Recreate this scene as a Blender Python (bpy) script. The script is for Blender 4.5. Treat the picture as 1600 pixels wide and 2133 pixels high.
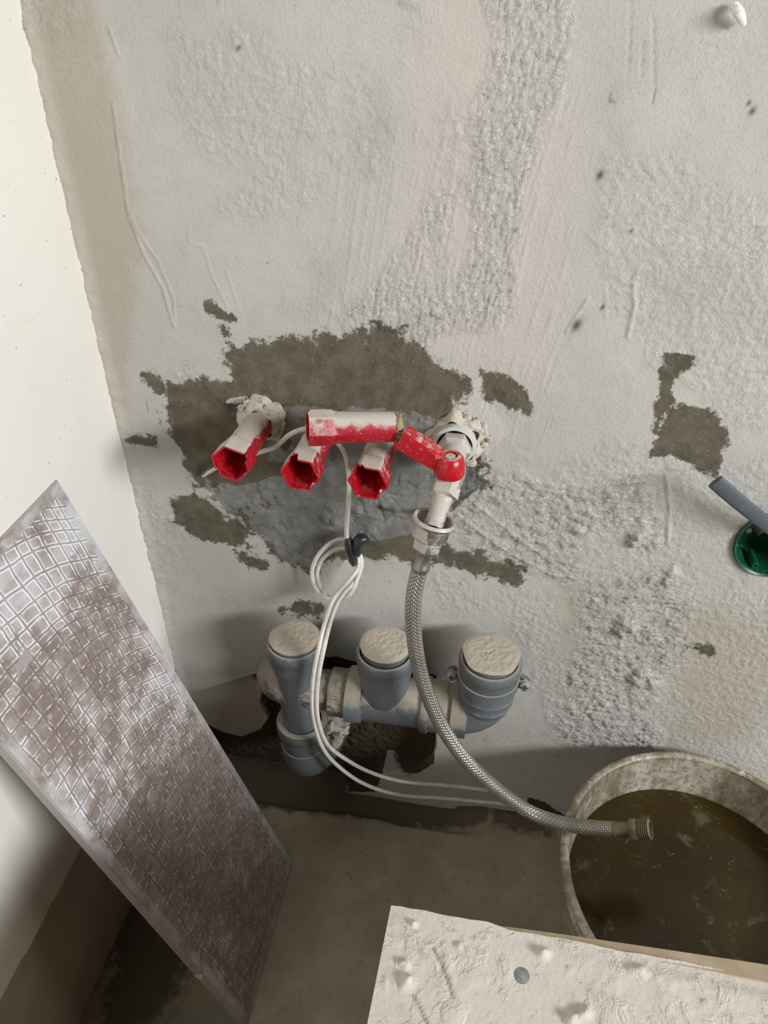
import bpy, bmesh, math
import numpy as np
from mathutils import Vector, Matrix
for o in list(bpy.data.objects): bpy.data.objects.remove(o)
SC = bpy.context.scene
COL = SC.collection
PI = math.pi

# ------------------------------------------------------------------ camera
FPX = 1500.0
pit, yaw, rol = np.radians([36.43, -8.82, 1.01])
cf = np.array([np.sin(yaw)*np.cos(pit), np.cos(yaw)*np.cos(pit), -np.sin(pit)])
cr0 = np.array([np.cos(yaw), -np.sin(yaw), 0.]); cu0 = np.cross(cr0, cf)
CA = cr0*np.cos(rol)+cu0*np.sin(rol); CB = -cr0*np.sin(rol)+cu0*np.cos(rol)
CC = np.array([0., -.5326, .8527])
def at(x, y, ax, v):
    """point of the photograph on the plane ax = v (metres)"""
    d = cf+CA*(x-800)/FPX-CB*(y-1066.5)/FPX
    i = 'XYZ'.index(ax); t = (v-CC[i])/d[i]
    return Vector(CC+d*t)
cam = bpy.data.cameras.new('camera'); co = bpy.data.objects.new('camera', cam); COL.objects.link(co)
co.matrix_world = Matrix(((CA[0], CB[0], -cf[0], CC[0]), (CA[1], CB[1], -cf[1], CC[1]), (CA[2], CB[2], -cf[2], CC[2]), (0, 0, 0, 1)))
cam.sensor_fit = 'VERTICAL'; cam.sensor_height = 32.0; cam.lens = 32.0*FPX/2133.0
cam.clip_start = .01
SC.camera = co
# ------------------------------------------------------------------ light
SC.view_settings.view_transform = 'Standard'; SC.view_settings.look = 'None'
SC.view_settings.gamma = 1; SC.view_settings.use_curve_mapping = False
SC.view_settings.exposure = 0.0
w = bpy.data.worlds.new('world'); SC.world = w; w.use_nodes = True
w.node_tree.nodes['Background'].inputs[0].default_value = (1.0, .93, .82, 1)
w.node_tree.nodes['Background'].inputs[1].default_value = .033
def area(name, pos, target, sx, sy, energy, colr):
    l = bpy.data.lights.new(name, 'AREA'); l.shape = 'RECTANGLE'; l.size = sx; l.size_y = sy
    l.energy = energy; l.color = colr
    o = bpy.data.objects.new(name, l); COL.objects.link(o); o.location = pos
    o.rotation_euler = (Vector(target)-Vector(pos)).to_track_quat('-Z', 'Y').to_euler()
    return o
T0 = Vector((-.05, -.03, .5))
Ld = Vector((.86, -.52, .385)).normalized()
area('window_daylight', T0+Ld*2.6, T0, 1.15, .42, 74, (.955, .985, 1.0))

# ------------------------------------------------------------------ noise in numpy
_rng = np.random.default_rng(7)
_T = _rng.random((256, 256)).astype(np.float32)
def vn(x, y, s=0):
    x = x+s*17.31; y = y+s*9.77
    xi = np.floor(x).astype(np.int64); yi = np.floor(y).astype(np.int64)
    fx = x-xi; fy = y-yi; fx = fx*fx*(3-2*fx); fy = fy*fy*(3-2*fy)
    a = _T[xi & 255, yi & 255]; b = _T[(xi+1) & 255, yi & 255]; c = _T[xi & 255, (yi+1) & 255]; d = _T[(xi+1) & 255, (yi+1) & 255]
    return (a*(1-fx)+b*fx)*(1-fy)+(c*(1-fx)+d*fx)*fy
def fbm(x, y, o=4, s=0, g=.5):
    r = 0; a = 1; t = 0
    for i in range(o):
        r = r+a*vn(x, y, s+i*3.1); t += a; a *= g; x = x*2.03; y = y*2.03
    return r/t
def sstep(a, b, x):
    t = np.clip((x-a)/(b-a), 0, 1); return t*t*(3-2*t)
def polymask(u, v, poly, wd):
    """soft 0..1 mask of a polygon, .5 on its edge"""
    p = np.array(poly, float); m = np.zeros(u.shape, np.float32)
    lo = p.min(0)-wd*1.2; hi = p.max(0)+wd*1.2
    k = (u > lo[0]) & (u < hi[0]) & (v > lo[1]) & (v < hi[1])
    if not k.any(): return m
    x = u[k]; y = v[k]; dd = np.full(x.shape, 1e9); ins = np.zeros(x.shape, bool)
    for i in range(len(p)):
        a = p[i]; b = p[(i+1) % len(p)]; e = b-a
        t = np.clip(((x-a[0])*e[0]+(y-a[1])*e[1])/(e@e+1e-9), 0, 1)
        dd = np.minimum(dd, np.hypot(x-a[0]-t*e[0], y-a[1]-t*e[1]))
        if a[1] != b[1]:
            c = ((a[1] > y) != (b[1] > y)) & (x < (b[0]-a[0])*(y-a[1])/(b[1]-a[1])+a[0]); ins ^= c
    m[k] = np.clip(.5+np.where(ins, dd, -dd)/(2*wd), 0, 1)
    return m
def linemask(u, v, pts, wd):
    p = np.array(pts, float); m = np.zeros(u.shape, np.float32)
    lo = p.min(0)-wd*3; hi = p.max(0)+wd*3
    k = (u > lo[0]) & (u < hi[0]) & (v > lo[1]) & (v < hi[1])
    if not k.any(): return m
    x = u[k]; y = v[k]; dd = np.full(x.shape, 1e9)
    for a, b in zip(p[:-1], p[1:]):
        e = b-a; t = np.clip(((x-a[0])*e[0]+(y-a[1])*e[1])/(e@e+1e-9), 0, 1)
        dd = np.minimum(dd, np.hypot(x-a[0]-t*e[0], y-a[1]-t*e[1]))
    m[k] = np.exp(-(dd/wd)**2)
    return m
def pix(X, Y, Z):
    dx = X-CC[0]; dy = Y-CC[1]; dz = Z-CC[2]
    q = np.maximum(dx*cf[0]+dy*cf[1]+dz*cf[2], .05)
    return 800+FPX*(dx*CA[0]+dy*CA[1]+dz*CA[2])/q, 1066.5-FPX*(dx*CB[0]+dy*CB[1]+dz*CB[2])/q

# ------------------------------------------------------------------ materials
def L(c):  # sRGB 0..255 -> linear
    r = []
    for v in c:
        v = v/255.; r.append(v/12.92 if v <= .04045 else ((v+.055)/1.055)**2.4)
    return (r[0], r[1], r[2], 1)
class NT:
    def __init__(s, name):
        s.m = bpy.data.materials.new(name); s.m.use_nodes = True; s.t = s.m.node_tree
        s.b = s.t.nodes['Principled BSDF']; s.n = s.t.nodes
    def link(s, a, b): s.t.links.new(a, b)
    def put(s, sock, v):
        if isinstance(v, bpy.types.NodeSocket): s.link(v, sock)
        elif v is not None: sock.default_value = v
    def attr(s, n):
        a = s.n.new('ShaderNodeAttribute'); a.attribute_name = n; return a.outputs['Fac']
    def co(s, kind='Object', scale=None, rot=None):
        c = s.n.new('ShaderNodeTexCoord').outputs[kind]
        if scale is None and rot is None: return c
        m = s.n.new('ShaderNodeMapping'); s.link(c, m.inputs[0])
        if scale: m.inputs['Scale'].default_value = scale
        if rot: m.inputs['Rotation'].default_value = rot
        return m.outputs[0]
    def noise(s, scale, det=3, rough=.5, vec=None, dist=0):
        n = s.n.new('ShaderNodeTexNoise'); n.inputs['Scale'].default_value = scale; n.inputs['Detail'].default_value = det
        n.inputs['Roughness'].default_value = rough; n.inputs['Distortion'].default_value = dist
        s.link(vec or s.co(), n.inputs['Vector']); return n.outputs['Fac']
    def vor(s, scale, feature='F1', vec=None, out='Distance'):
        n = s.n.new('ShaderNodeTexVoronoi'); n.feature = feature; n.inputs['Scale'].default_value = scale
        s.link(vec or s.co(), n.inputs['Vector']); return n.outputs[out]
    def math(s, op, a, b=None, c=None, clamp=False):
        n = s.n.new('ShaderNodeMath'); n.operation = op; n.use_clamp = clamp
        for i, v in enumerate((a, b, c)): s.put(n.inputs[i], v)
        return n.outputs[0]
    def ss(s, x, a, b):
        n = s.n.new('ShaderNodeMapRange'); n.interpolation_type = 'SMOOTHSTEP'
        s.put(n.inputs[0], x); n.inputs[1].default_value = a; n.inputs[2].default_value = b; return n.outputs[0]
    def mix(s, f, a, b):
        n = s.n.new('ShaderNodeMix'); n.data_type = 'RGBA'
        s.put(n.inputs[0], f); s.put(n.inputs[6], a); s.put(n.inputs[7], b); return n.outputs[2]
    def bump(s, h, dist=.001, strength=1, nrm=None):
        n = s.n.new('ShaderNodeBump'); n.inputs['Distance'].default_value = dist; s.put(n.inputs['Strength'], strength)
        s.link(h, n.inputs['Height'])
        if nrm: s.link(nrm, n.inputs['Normal'])
        return n.outputs[0]
    def up(s):
        g = s.n.new('ShaderNodeNewGeometry'); x = s.n.new('ShaderNodeSeparateXYZ'); s.link(g.outputs['Normal'], x.inputs[0]); return x.outputs[2]
    def fin(s, col, rough=.8, nrm=None, metal=0, spec=.5, trans=None):
        s.put(s.b.inputs['Base Color'], col); s.put(s.b.inputs['Roughness'], rough); s.put(s.b.inputs['Metallic'], metal)
        s.b.inputs['Specular IOR Level'].default_value = spec
        if nrm: s.link(nrm, s.b.inputs['Normal'])
        return s.m
    def edge(s, a, nz, amp=.5, w=.06):
        """attribute pushed about by noise, cut to a crisp edge"""
        t = s.math('MULTIPLY_ADD', s.math('SUBTRACT', nz, .5), amp, a)
        return s.ss(t, .5-w, .5+w)

def mat_wall():
    s = NT('wall_plaster')
    nb = s.noise(9, 4, .55); nm = s.noise(60, 5, .65); nf = s.noise(420, 4, .6); ne = s.noise(150, 6, .75)
    c = s.mix(s.ss(nb, .35, .65), L((190, 188, 182)), L((200, 196, 189)))
    c = s.mix(s.math('MULTIPLY', s.ss(nm, .45, .75), .35), c, L((178, 176, 169)))
    c = s.mix(s.math('MULTIPLY', s.ss(s.math('MULTIPLY_ADD', s.math('SUBTRACT', nm, .5), .8, s.attr('pink')), .2, .9), .6), c, L((206, 195, 188)))
    c = s.mix(s.math('MULTIPLY', s.ss(s.math('MULTIPLY_ADD', s.math('SUBTRACT', nm, .5), .8, s.attr('beige')), .2, .9), .7), c, L((180, 169, 151)))
    c = s.mix(s.math('MULTIPLY', s.ss(s.math('MULTIPLY_ADD', s.math('SUBTRACT', nm, .5), 1.0, s.attr('cool')), .3, .9), .4), c, L((172, 171, 164)))
    c = s.mix(s.math('MULTIPLY', s.edge(s.attr('pale'), ne, .9, .12), .85), c, L((208, 204, 198)))
    c = s.mix(s.math('MULTIPLY', s.ss(s.attr('rough'), .25, .9), .5), c, L((214, 210, 203)))
    nw = s.noise(48, 9, .72)
    wet = s.edge(s.attr('wet'), nw, 2.3, .10)
    wc = s.mix(s.ss(nm, .3, .7), L((90, 84, 71)), L((114, 107, 93)))
    c = s.mix(wet, c, wc)
    speck = s.ss(s.noise(700, 2, .5), .68, .74)
    c = s.mix(s.math('MULTIPLY', s.math('MULTIPLY', speck, wet), .7), c, L((185, 180, 170)))
    mo = s.math('MULTIPLY', s.edge(s.attr('mortar'), nw, 1.5, .05), s.ss(s.noise(30, 5, .6), .36, .42))
    c = s.mix(mo, c, s.mix(s.ss(nm, .35, .65), L((118, 118, 114)), L((142, 142, 138))))
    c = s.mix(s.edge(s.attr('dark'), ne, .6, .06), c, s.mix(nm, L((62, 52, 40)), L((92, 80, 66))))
    c = s.mix(s.math('MULTIPLY', s.attr('spot'), .9), c, L((60, 56, 50)))
    rg = s.attr('rough')
    pitn = s.math('MULTIPLY', s.ss(s.noise(260, 4, .65, dist=.5), .60, .66), s.ss(rg, .55, .95))
    c = s.mix(s.math('MULTIPLY', pitn, .55), c, L((140, 130, 116)))  # shade inside the crumb pits, put into the colour
    h = s.math('ADD', s.math('MULTIPLY', pitn, -1.6), s.math('MULTIPLY', s.ss(nf, .5, .62), .5)); h = s.math('ADD', h, s.math('MULTIPLY', s.noise(1400, 2, .5), .25))
    cr = s.noise(330, 5, .7, dist=.6)
    h = s.math('ADD', h, s.math('MULTIPLY', s.math('MULTIPLY', s.ss(cr, .40, .62), rg), 1.5))
    nr = s.bump(h, .0009, s.math('MULTIPLY_ADD', rg, .22, .40))
    return s.fin(c, .88, nr, spec=.25)
def mat_left():
    s = NT('white_plaster')
    nm = s.noise(14, 4, .5); sp = s.noise(330, 2, .4)
    c = s.mix(nm, L((226, 221, 211)), L((234, 230, 222)))
    c = s.mix(s.math('MULTIPLY', s.ss(sp, .72, .76), .7), c, L((130, 115, 95)))
    c = s.mix(s.edge(s.attr('low'), s.noise(90, 4, .6), .3, .08), c, s.mix(nm, L((170, 160, 142)), L((205, 196, 180))))
    return s.fin(c, .75, s.bump(s.noise(500, 3, .5), .0006, .2), spec=.3)
def mat_floor():
    s = NT('dusty_screed')
    nb = s.noise(12, 5, .6); nm = s.noise(110, 4, .6)
    c = s.mix(s.ss(nb, .3, .7), L((150, 139, 120)), L((172, 160, 140)))
    c = s.mix(s.math('MULTIPLY', s.ss(nm, .55, .75), .5), c, L((112, 102, 88)))
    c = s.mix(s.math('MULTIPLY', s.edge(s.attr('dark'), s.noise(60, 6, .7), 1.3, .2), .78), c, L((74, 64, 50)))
    c = s.mix(s.math('MULTIPLY', s.edge(s.attr('grey'), s.noise(70, 5, .7), .6, .15), .6), c, L((148, 146, 138)))
    h = s.math('ADD', s.noise(260, 4, .65), s.math('MULTIPLY', s.ss(s.vor(160), .0, .18), -.4))
    return s.fin(c, .85, s.bump(h, .0009, .45), spec=.3)
def dusty(name, col, rough, dustc, lo=.1, hi=.75, amp=.7, metal=0, spec=.5, bumpd=.0006, nscale=140, attr=None):
    s = NT(name); nz = s.noise(nscale, 5, .7)
    up = s.math('MULTIPLY_ADD', s.math('SUBTRACT', nz, .5), amp*2, s.up())
    if attr: up = s.math('ADD', up, s.attr(attr))
    f = s.ss(up, lo, hi)
    spk = s.math('MULTIPLY', s.ss(s.noise(380, 4, .6), .60, .68), .45)
    f = s.math('MAXIMUM', f, spk)
    c = s.mix(f, col, s.mix(s.noise(700, 2, .5), dustc, tuple(v*.82 for v in dustc[:3])+(1,)))
    nr = s.bump(s.math('MULTIPLY', s.noise(650, 4, .7), f), bumpd, .5)
    return s.fin(c, s.math('MULTIPLY_ADD', f, .9-rough, rough), nr, s.math('MULTIPLY', s.math('SUBTRACT', 1, f), metal) if metal else 0, spec)
DUST = L((205, 197, 184))
M = {}
M['wall'] = mat_wall(); M['left'] = mat_left(); M['floor'] = mat_floor()
M['red'] = dusty('red_plastic', L((166, 20, 36)), .38, L((204, 194, 184)), .36, .70, .55)
M['redin'] = dusty('red_plastic_inside', L((176, 16, 32)), .35, L((196, 168, 160)), .95, 1.6, .5)
M['redclean'] = dusty('red_lever_plastic', L((182, 16, 32)), .3, L((216, 200, 190)), .78, 1.25, .75)
M['pipe'] = dusty('grey_pvc', L((99, 104, 109)), .42, L((178, 170, 156)), .3, .8, .5)
M['bell'] = dusty('grey_pvc_bell', L((105, 110, 114)), .42, L((178, 170, 156)), .2, .7, .5)
M['coated'] = dusty('mortar_crusted_pvc', L((92, 92, 90)), .6, L((168, 158, 142)), -.15, .5, .9, bumpd=.003, nscale=90)
M['dust'] = dusty('settled_plaster_dust', L((196, 184, 166)), .95, L((206, 194, 176)), 0, 1, .5, bumpd=.0025)
M['chrome'] = dusty('dusty_nickel', L((200, 196, 190)), .28, L((202, 194, 184)), -.15, .8, 1.1, metal=.85)
M['steel'] = dusty('dull_steel', L((150, 146, 138)), .38, L((170, 158, 138)), .5, 1.2, .6, metal=.8)
M['brass'] = dusty('tarnished_steel', L((120, 108, 88)), .45, L((150, 138, 112)), .3, 1.1, .6, metal=.5)
M['screw'] = dusty('zinc_screw', L((150, 150, 150)), .4, L((176, 171, 162)), .2, 1.0, .8, metal=.35)
def simple(name, col, rough=.5, spec=.5, nz=None, metal=0, bscale=None, bstr=.3):
    s = NT(name); c = col
    if nz: c = s.mix(s.ss(s.noise(nz[0], 4, .6), nz[2], nz[3]), col, nz[1])
    nr = s.bump(s.noise(bscale, 4, .6), .001, bstr) if bscale else None
    return s.fin(c, rough, nr, metal, spec)
M['cable'] = simple('white_cable_sheath', L((226, 222, 214)), .4, .5, (90, L((196, 188, 174)), .5, .8))
M['tape'] = simple('black_tape', L((44, 46, 48)), .32, .5, (160, L((110, 108, 104)), .62, .8), bscale=240, bstr=.5)
M['plaster'] = simple('clotted_plaster', L((204, 196, 182)), .95, .2, (160, L((150, 138, 120)), .5, .75), bscale=330, bstr=.9)
M['hemp'] = simple('hemp_fibre', L((164, 146, 112)), .9, .2)
M['green'] = simple('green_box_plastic', L((14, 76, 54)), .32, .5, (260, L((120, 160, 140)), .60, .74))
M['foam'] = simple('grey_filler', L((128, 124, 112)), .95, .2, (100, L((70, 66, 58)), .5, .7), bscale=200, bstr=.8)
M['slate'] = simple('dark_grey_strip', L((84, 88, 94)), .45, .5, (140, L((110, 110, 108)), .58, .8), bscale=90)
M['anchorw'] = simple('white_plastic', L((238, 236, 230)), .5, .4, (300, L((200, 196, 188)), .5, .7))
M['black'] = simple('black_rubber', L((28, 27, 26)), .6, .4)
M['ring'] = simple('white_washer', L((205, 205, 200)), .4, .5)
def mat_braid():
    s = NT('braided_steel')
    uv = s.n.new('ShaderNodeUVMap').outputs[0]; x = s.n.new('ShaderNodeSeparateXYZ'); s.link(uv, x.inputs[0])
    u, v = x.outputs[0], x.outputs[1]      # u: turns, v: metres along
    k = 11.0; kv = 260.0
    a = s.math('SINE', s.math('MULTIPLY', s.math('ADD', s.math('MULTIPLY', u, k), s.math('MULTIPLY', v, kv)), 2*PI))
    b = s.math('SINE', s.math('MULTIPLY', s.math('SUBTRACT', s.math('MULTIPLY', u, k), s.math('MULTIPLY', v, kv)), 2*PI))
    h = s.math('MAXIMUM', a, b)
    g = s.ss(s.math('MULTIPLY', a, b), -.9, .5)
    dn = s.noise(60, 4, .6)
    c = s.mix(g, L((112, 108, 100)), L((214, 211, 204)))
    c = s.mix(s.math('MULTIPLY', s.ss(dn, .42, .7), .5), c, L((156, 146, 128)))
    return s.fin(c, .36, s.bump(h, .0006, .55), .8, .5)
M['braid'] = mat_braid()
def mat_tile():
    s = NT('tile_back')
    u, v = s.attr('tu'), s.attr('tv')
    cb = s.n.new('ShaderNodeCombineXYZ'); s.put(cb.inputs[0], u); s.put(cb.inputs[1], v)
    n1 = s.noise(7, 2, .5, cb.outputs[0]); n2 = s.noise(5.3, 2, .5, cb.outputs[0]); n3 = s.noise(40, 2, .5, cb.outputs[0])
    # lines across (constant v) bow with u; lines along (constant u) drift with v
    bow = s.math('MULTIPLY', s.math('POWER', s.math('DIVIDE', u, .17), 2.4), .048)
    w1 = s.math('ADD', s.math('ADD', v, bow), s.math('ADD', s.math('MULTIPLY', n1, .022), s.math('MULTIPLY', n3, .004)))
    w2 = s.math('ADD', s.math('MULTIPLY_ADD', v, -.06, u), s.math('ADD', s.math('MULTIPLY', n2, .030), s.math('MULTIPLY', n3, .0036)))
    def one(wv, k):
        n = s.n.new('ShaderNodeTexVoronoi'); n.voronoi_dimensions = '1D'; n.feature = 'DISTANCE_TO_EDGE'; n.inputs['Scale'].default_value = k
        s.link(wv, n.inputs['W']); return n.outputs['Distance']
    k1, k2 = 78., 84.
    d1 = s.math('DIVIDE', one(w1, k1), k1); d2 = s.math('DIVIDE', one(w2, k2), k2)     # metres to the nearest ridge
    d = s.math('MINIMUM', d1, d2)
    line = s.math('SUBTRACT', 1, s.ss(d, .00025, .0010))
    groove = s.math('SUBTRACT', 1, s.ss(d, .0005, .0017))
    big = s.noise(6.5, 4, .6, cb.outputs[0]); mid = s.noise(36, 5, .65, cb.outputs[0]); fine = s.noise(150, 4, .7, cb.outputs[0])
    strk = s.noise(20, 3, .5, s.math('ADD', w1, 0))
    # margin without ridges
    mg = s.math('MINIMUM', s.math('MINIMUM', u, s.math('SUBTRACT', .170, u)), s.math('MINIMUM', v, s.math('SUBTRACT', .551, v)))
    inside = s.ss(mg, .006, .009)
    base = s.mix(s.ss(mid, .35, .7), L((136, 121, 113)), L((162, 148, 140)))
    base = s.mix(s.math('MULTIPLY', s.math('SUBTRACT', 1, inside), s.ss(mid, .3, .6)), base, L((176, 171, 169)))
    haze = s.math('ADD', s.math('MULTIPLY', s.attr('haze'), .9), s.math('MULTIPLY', s.math('SUBTRACT', mid, .5), 1.6))
    hz = s.ss(haze, .22, 1.0)
    c = s.mix(s.math('MULTIPLY', hz, .72), base, L((214, 213, 216)))
    rim = s.math('MULTIPLY', s.ss(d, .0006, .0012), s.math('SUBTRACT', 1, s.ss(d, .0014, .0024)))
    lw = s.math('MULTIPLY', s.ss(s.math('ADD', fine, s.math('MULTIPLY', hz, .30)), .46, .66), inside)
    c = s.mix(s.math('MULTIPLY', s.math('MULTIPLY', rim, lw), .95), c, L((244, 244, 246)))
    c = s.mix(s.math('MULTIPLY', s.math('MULTIPLY', line, inside), .42), c, L((108, 98, 94)))
    c = s.mix(s.ss(s.math('ADD', s.noise(55, 5, .7, cb.outputs[0]), s.math('MULTIPLY', hz, .08)), .68, .74), c, L((236, 238, 240)))
    h = s.math('ADD', s.math('MULTIPLY', s.math('MULTIPLY', groove, inside), .8), s.math('MULTIPLY', fine, .25))
    return s.fin(c, .42, s.bump(h, .0010, .6), 0, .5)
M['tile'] = mat_tile()
M['tileedge'] = simple('tile_edge', L((168, 160, 158)), .4, .5, (60, L((150, 128, 100)), .55, .75))
def mat_bench():
    s = NT('plastered_board')
    nb = s.noise(14, 4, .6); nm = s.noise(70, 5, .65)
    c = s.mix(nb, L((200, 191, 181)), L((214, 207, 198)))
    c = s.mix(s.math('MULTIPLY', s.ss(nm, .58, .72), .6), c, L((178, 164, 150)))
    c = s.mix(s.math('MULTIPLY', s.attr('crack'), .8), c, L((120, 110, 106)))
    h = s.math('ADD', s.ss(s.noise(55, 5, .7, dist=.8), .50, .72), s.math('MULTIPLY', s.noise(300, 3, .6), .4))
    return s.fin(c, .8, s.bump(h, .0022, .5), spec=.3)
M['bench'] = mat_bench()
M['benchedge'] = simple('board_edge', L((182, 164, 138)), .85, .2, (40, L((198, 180, 156)), .4, .7), bscale=120)
M['wood'] = simple('raw_wood', L((150, 128, 98)), .8, .3, (30, L((120, 98, 70)), .4, .7))
def mat_bucket():
    s = NT('dirty_bucket_plastic')
    nm = s.noise(26, 5, .7, s.co('Object', (1, 1, .35))); nf = s.noise(160, 5, .7)
    c = s.mix(s.ss(nm, .35, .62), L((196, 188, 172)), L((132, 120, 96)))
    c = s.mix(s.math('MULTIPLY', s.ss(nf, .48, .60), .6), c, L((104, 97, 80)))
    c = s.mix(s.math('MULTIPLY', s.ss(s.noise(45, 4, .6), .6, .68), .8), c, L((222, 216, 204)))
    return s.fin(c, .45, s.bump(nf, .0008, .4), 0, .5)
M['bucket'] = mat_bucket()
def mat_water():
    s = NT('murky_water')
    nb = s.noise(7, 3, .5); nm = s.noise(26, 5, .65, dist=.5); nf = s.noise(230, 5, .75)
    c = s.mix(s.ss(nb, .35, .65), L((64, 51, 18)), L((50, 39, 17)))
    c = s.mix(s.math('MULTIPLY', s.ss(nm, .56, .72), .35), c, L((140, 132, 112)))
    c = s.mix(s.math('MULTIPLY', s.math('MULTIPLY', s.ss(nf, .60, .66), s.ss(nm, .42, .6)), .5), c, L((160, 150, 124)))
    return s.fin(c, .12, s.bump(s.noise(18, 2, .5), .0006, .25), 0, .3)
M['water'] = mat_water()

_tex = bpy.data.textures.new('crust', 'CLOUDS'); _tex.noise_scale = .007; _tex.noise_depth = 4
def crust(o, k=.003, lv=3):
    m = o.modifiers.new('sub', 'SUBSURF'); m.subdivision_type = 'SIMPLE'; m.levels = m.render_levels = lv
    m = o.modifiers.new('crust', 'DISPLACE'); m.texture = _tex; m.texture_coords = 'GLOBAL'; m.strength = k; m.mid_level = .45
# ------------------------------------------------------------------ object helpers
def mesh_obj(name, V, Fc, mat, parent=None, smooth=True, uv=None, attrs=None, auto=None):
    me = bpy.data.meshes.new(name)
    V = np.asarray(V, np.float32)
    if isinstance(Fc, np.ndarray):
        me.vertices.add(len(V)); me.vertices.foreach_set('co', V.ravel())
        n = len(Fc); me.loops.add(n*4); me.loops.foreach_set('vertex_index', Fc.astype(np.int32).ravel())
        me.polygons.add(n); me.polygons.foreach_set('loop_start', np.arange(0, n*4, 4, dtype=np.int32)); me.update(calc_edges=True)
    else:
        me.from_pydata([tuple(v) for v in V], [], Fc)
    me.materials.append(mat)
    if attrs:
        for k, a in attrs.items():
            t = me.attributes.new(k, 'FLOAT', 'POINT'); t.data.foreach_set('value', np.asarray(a, np.float32).ravel())
    if uv is not None:
        l = me.uv_layers.new(name='UVMap'); vi = np.empty(len(me.loops), np.int32); me.loops.foreach_get('vertex_index', vi)
        l.data.foreach_set('uv', np.asarray(uv, np.float32)[vi].ravel())
    me.validate()
    if smooth:
        me.polygons.foreach_set('use_smooth', np.ones(len(me.polygons), bool))
        if auto is not None: me.set_sharp_from_angle(angle=math.radians(auto))
    o = bpy.data.objects.new(name, me); COL.objects.link(o)
    if parent:
        o.parent = parent; o.matrix_parent_inverse = Matrix.Translation(-parent.location) @ Matrix.Identity(4) if parent.type == 'EMPTY' else Matrix.Identity(4)
    return o
def tag(o, label, cat, group=None, kind=None):
    o['label'] = label; o['category'] = cat
    if group: o['group'] = group
    if kind: o['kind'] = kind
    return o
def thing(name, loc, label, cat, group=None):
    o = bpy.data.objects.new(name, None); COL.objects.link(o); o.location = loc; o.empty_display_size = .02
    return tag(o, label, cat, group)
def grid(ni, nj):
    i, j = np.meshgrid(np.arange(ni-1), np.arange(nj-1), indexing='ij'); a = (i*nj+j).ravel()
    return np.stack([a, a+nj, a+nj+1, a+1], 1)
def frame(d):
    d = Vector(d).normalized(); r = Vector((0, 0, 1)) if abs(d.z) < .9 else Vector((1, 0, 0))
    x = d.cross(r).normalized(); return x, x.cross(d).normalized(), d
class G:
    """collects shapes that become one mesh"""
    def __init__(s): s.v = []; s.f = []; s.uv = []
    def add(s, v, f, uv=None):
        b = len(s.v); s.v += [tuple(p) for p in v]; s.f += [tuple(i+b for i in q) for q in f]
        s.uv += list(uv) if uv is not None else [(0, 0)]*len(v)
    def lathe(s, org, d, prof, n=48, hexr=None, capa=False, capb=False, wob=None):
        x, y, d = frame(d); org = Vector(org); vs = []
        for k, (t, r) in enumerate(prof):
            hx = hexr[k] if hexr else 0
            for i in range(n):
                a = 2*PI*i/n; rr = r
                if hx:
                    aa = (a % (PI/3))-PI/6; rr = r*(1-hx)+hx*min(r*math.cos(PI/6)/math.cos(aa), r*.985)
                tt = t
                if wob: rr, tt = wob(rr, tt, a, k)
                vs.append(org+d*tt+(x*math.cos(a)+y*math.sin(a))*rr)
        m = len(prof); fs = []
        for k in range(m-1):
            for i in range(n):
                j = (i+1) % n; fs.append((k*n+i, k*n+j, (k+1)*n+j, (k+1)*n+i))
        if capa: fs.append(tuple(range(n))[::-1])
        if capb: fs.append(tuple((m-1)*n+i for i in range(n)))
        s.add(vs, fs); return s
    def tube(s, pts, r, n=16, sub=8, cap=True, rf=None, flat=1.0):
        P = spline(pts, sub); N = len(P); vs = []; uv = []; L_ = 0; px = None
        for k, p in enumerate(P):
            t = (P[min(k+1, N-1)]-P[max(k-1, 0)]).normalized()
            if px is None: px = frame(t)[0]
            px = (px-t*px.dot(t)).normalized(); py = t.cross(px)
            if k: L_ += (p-P[k-1]).length
            rr = r if rf is None else r*rf(k/(N-1))
            for i in range(n+1):
                a = 2*PI*i/n; vs.append(p+px*math.cos(a)*rr+py*math.sin(a)*rr*flat); uv.append((i/n, L_))
        fs = []; n1 = n+1
        for k in range(N-1):
            for i in range(n): fs.append((k*n1+i, k*n1+i+1, (k+1)*n1+i+1, (k+1)*n1+i))
        if cap: fs.append(tuple(range(n))[::-1]); fs.append(tuple((N-1)*n1+i for i in range(n)))
        s.add(vs, fs, uv); return s
    def box(s, c, size, R=None):
        c = Vector(c); h = Vector(size)/2; vs = []
        for i in (-1, 1):
            for j in (-1, 1):
                for k in (-1, 1):
                    q = Vector((i*h.x, j*h.y, k*h.z)); vs.append(c+(R @ q if R else q))
        s.add(vs, [(0, 1, 3, 2), (4, 6, 7, 5), (0, 4, 5, 1), (2, 3, 7, 6), (0, 2, 6, 4), (1, 5, 7, 3)]); return s
    def obj(s, name, mat, parent=None, auto=40, bevel=0, smooth=True):
        o = mesh_obj(name, s.v, s.f, mat, parent, smooth, s.uv, None, auto)
        bm = bmesh.new(); bm.from_mesh(o.data); bmesh.ops.recalc_face_normals(bm, faces=bm.faces); bm.to_mesh(o.data); bm.free()
        if bevel:
            m = o.modifiers.new('bevel', 'BEVEL'); m.width = bevel; m.segments = 2; m.limit_method = 'ANGLE'
        return o
def spline(pts, sub=8):
    P = [Vector(p) for p in pts]
    if len(P) < 3 or sub < 2: return P
    P = [P[0]*2-P[1]]+P+[P[-1]*2-P[-2]]; out = []
    for i in range(1, len(P)-2):
        a, b, c, d = P[i-1:i+3]
        for k in range(sub):
            t = k/sub
            out.append(.5*((2*b)+(c-a)*t+(2*a-5*b+4*c-d)*t*t+(3*b-a-3*c+d)*t**3))
    out.append(P[-2]); return out
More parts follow.
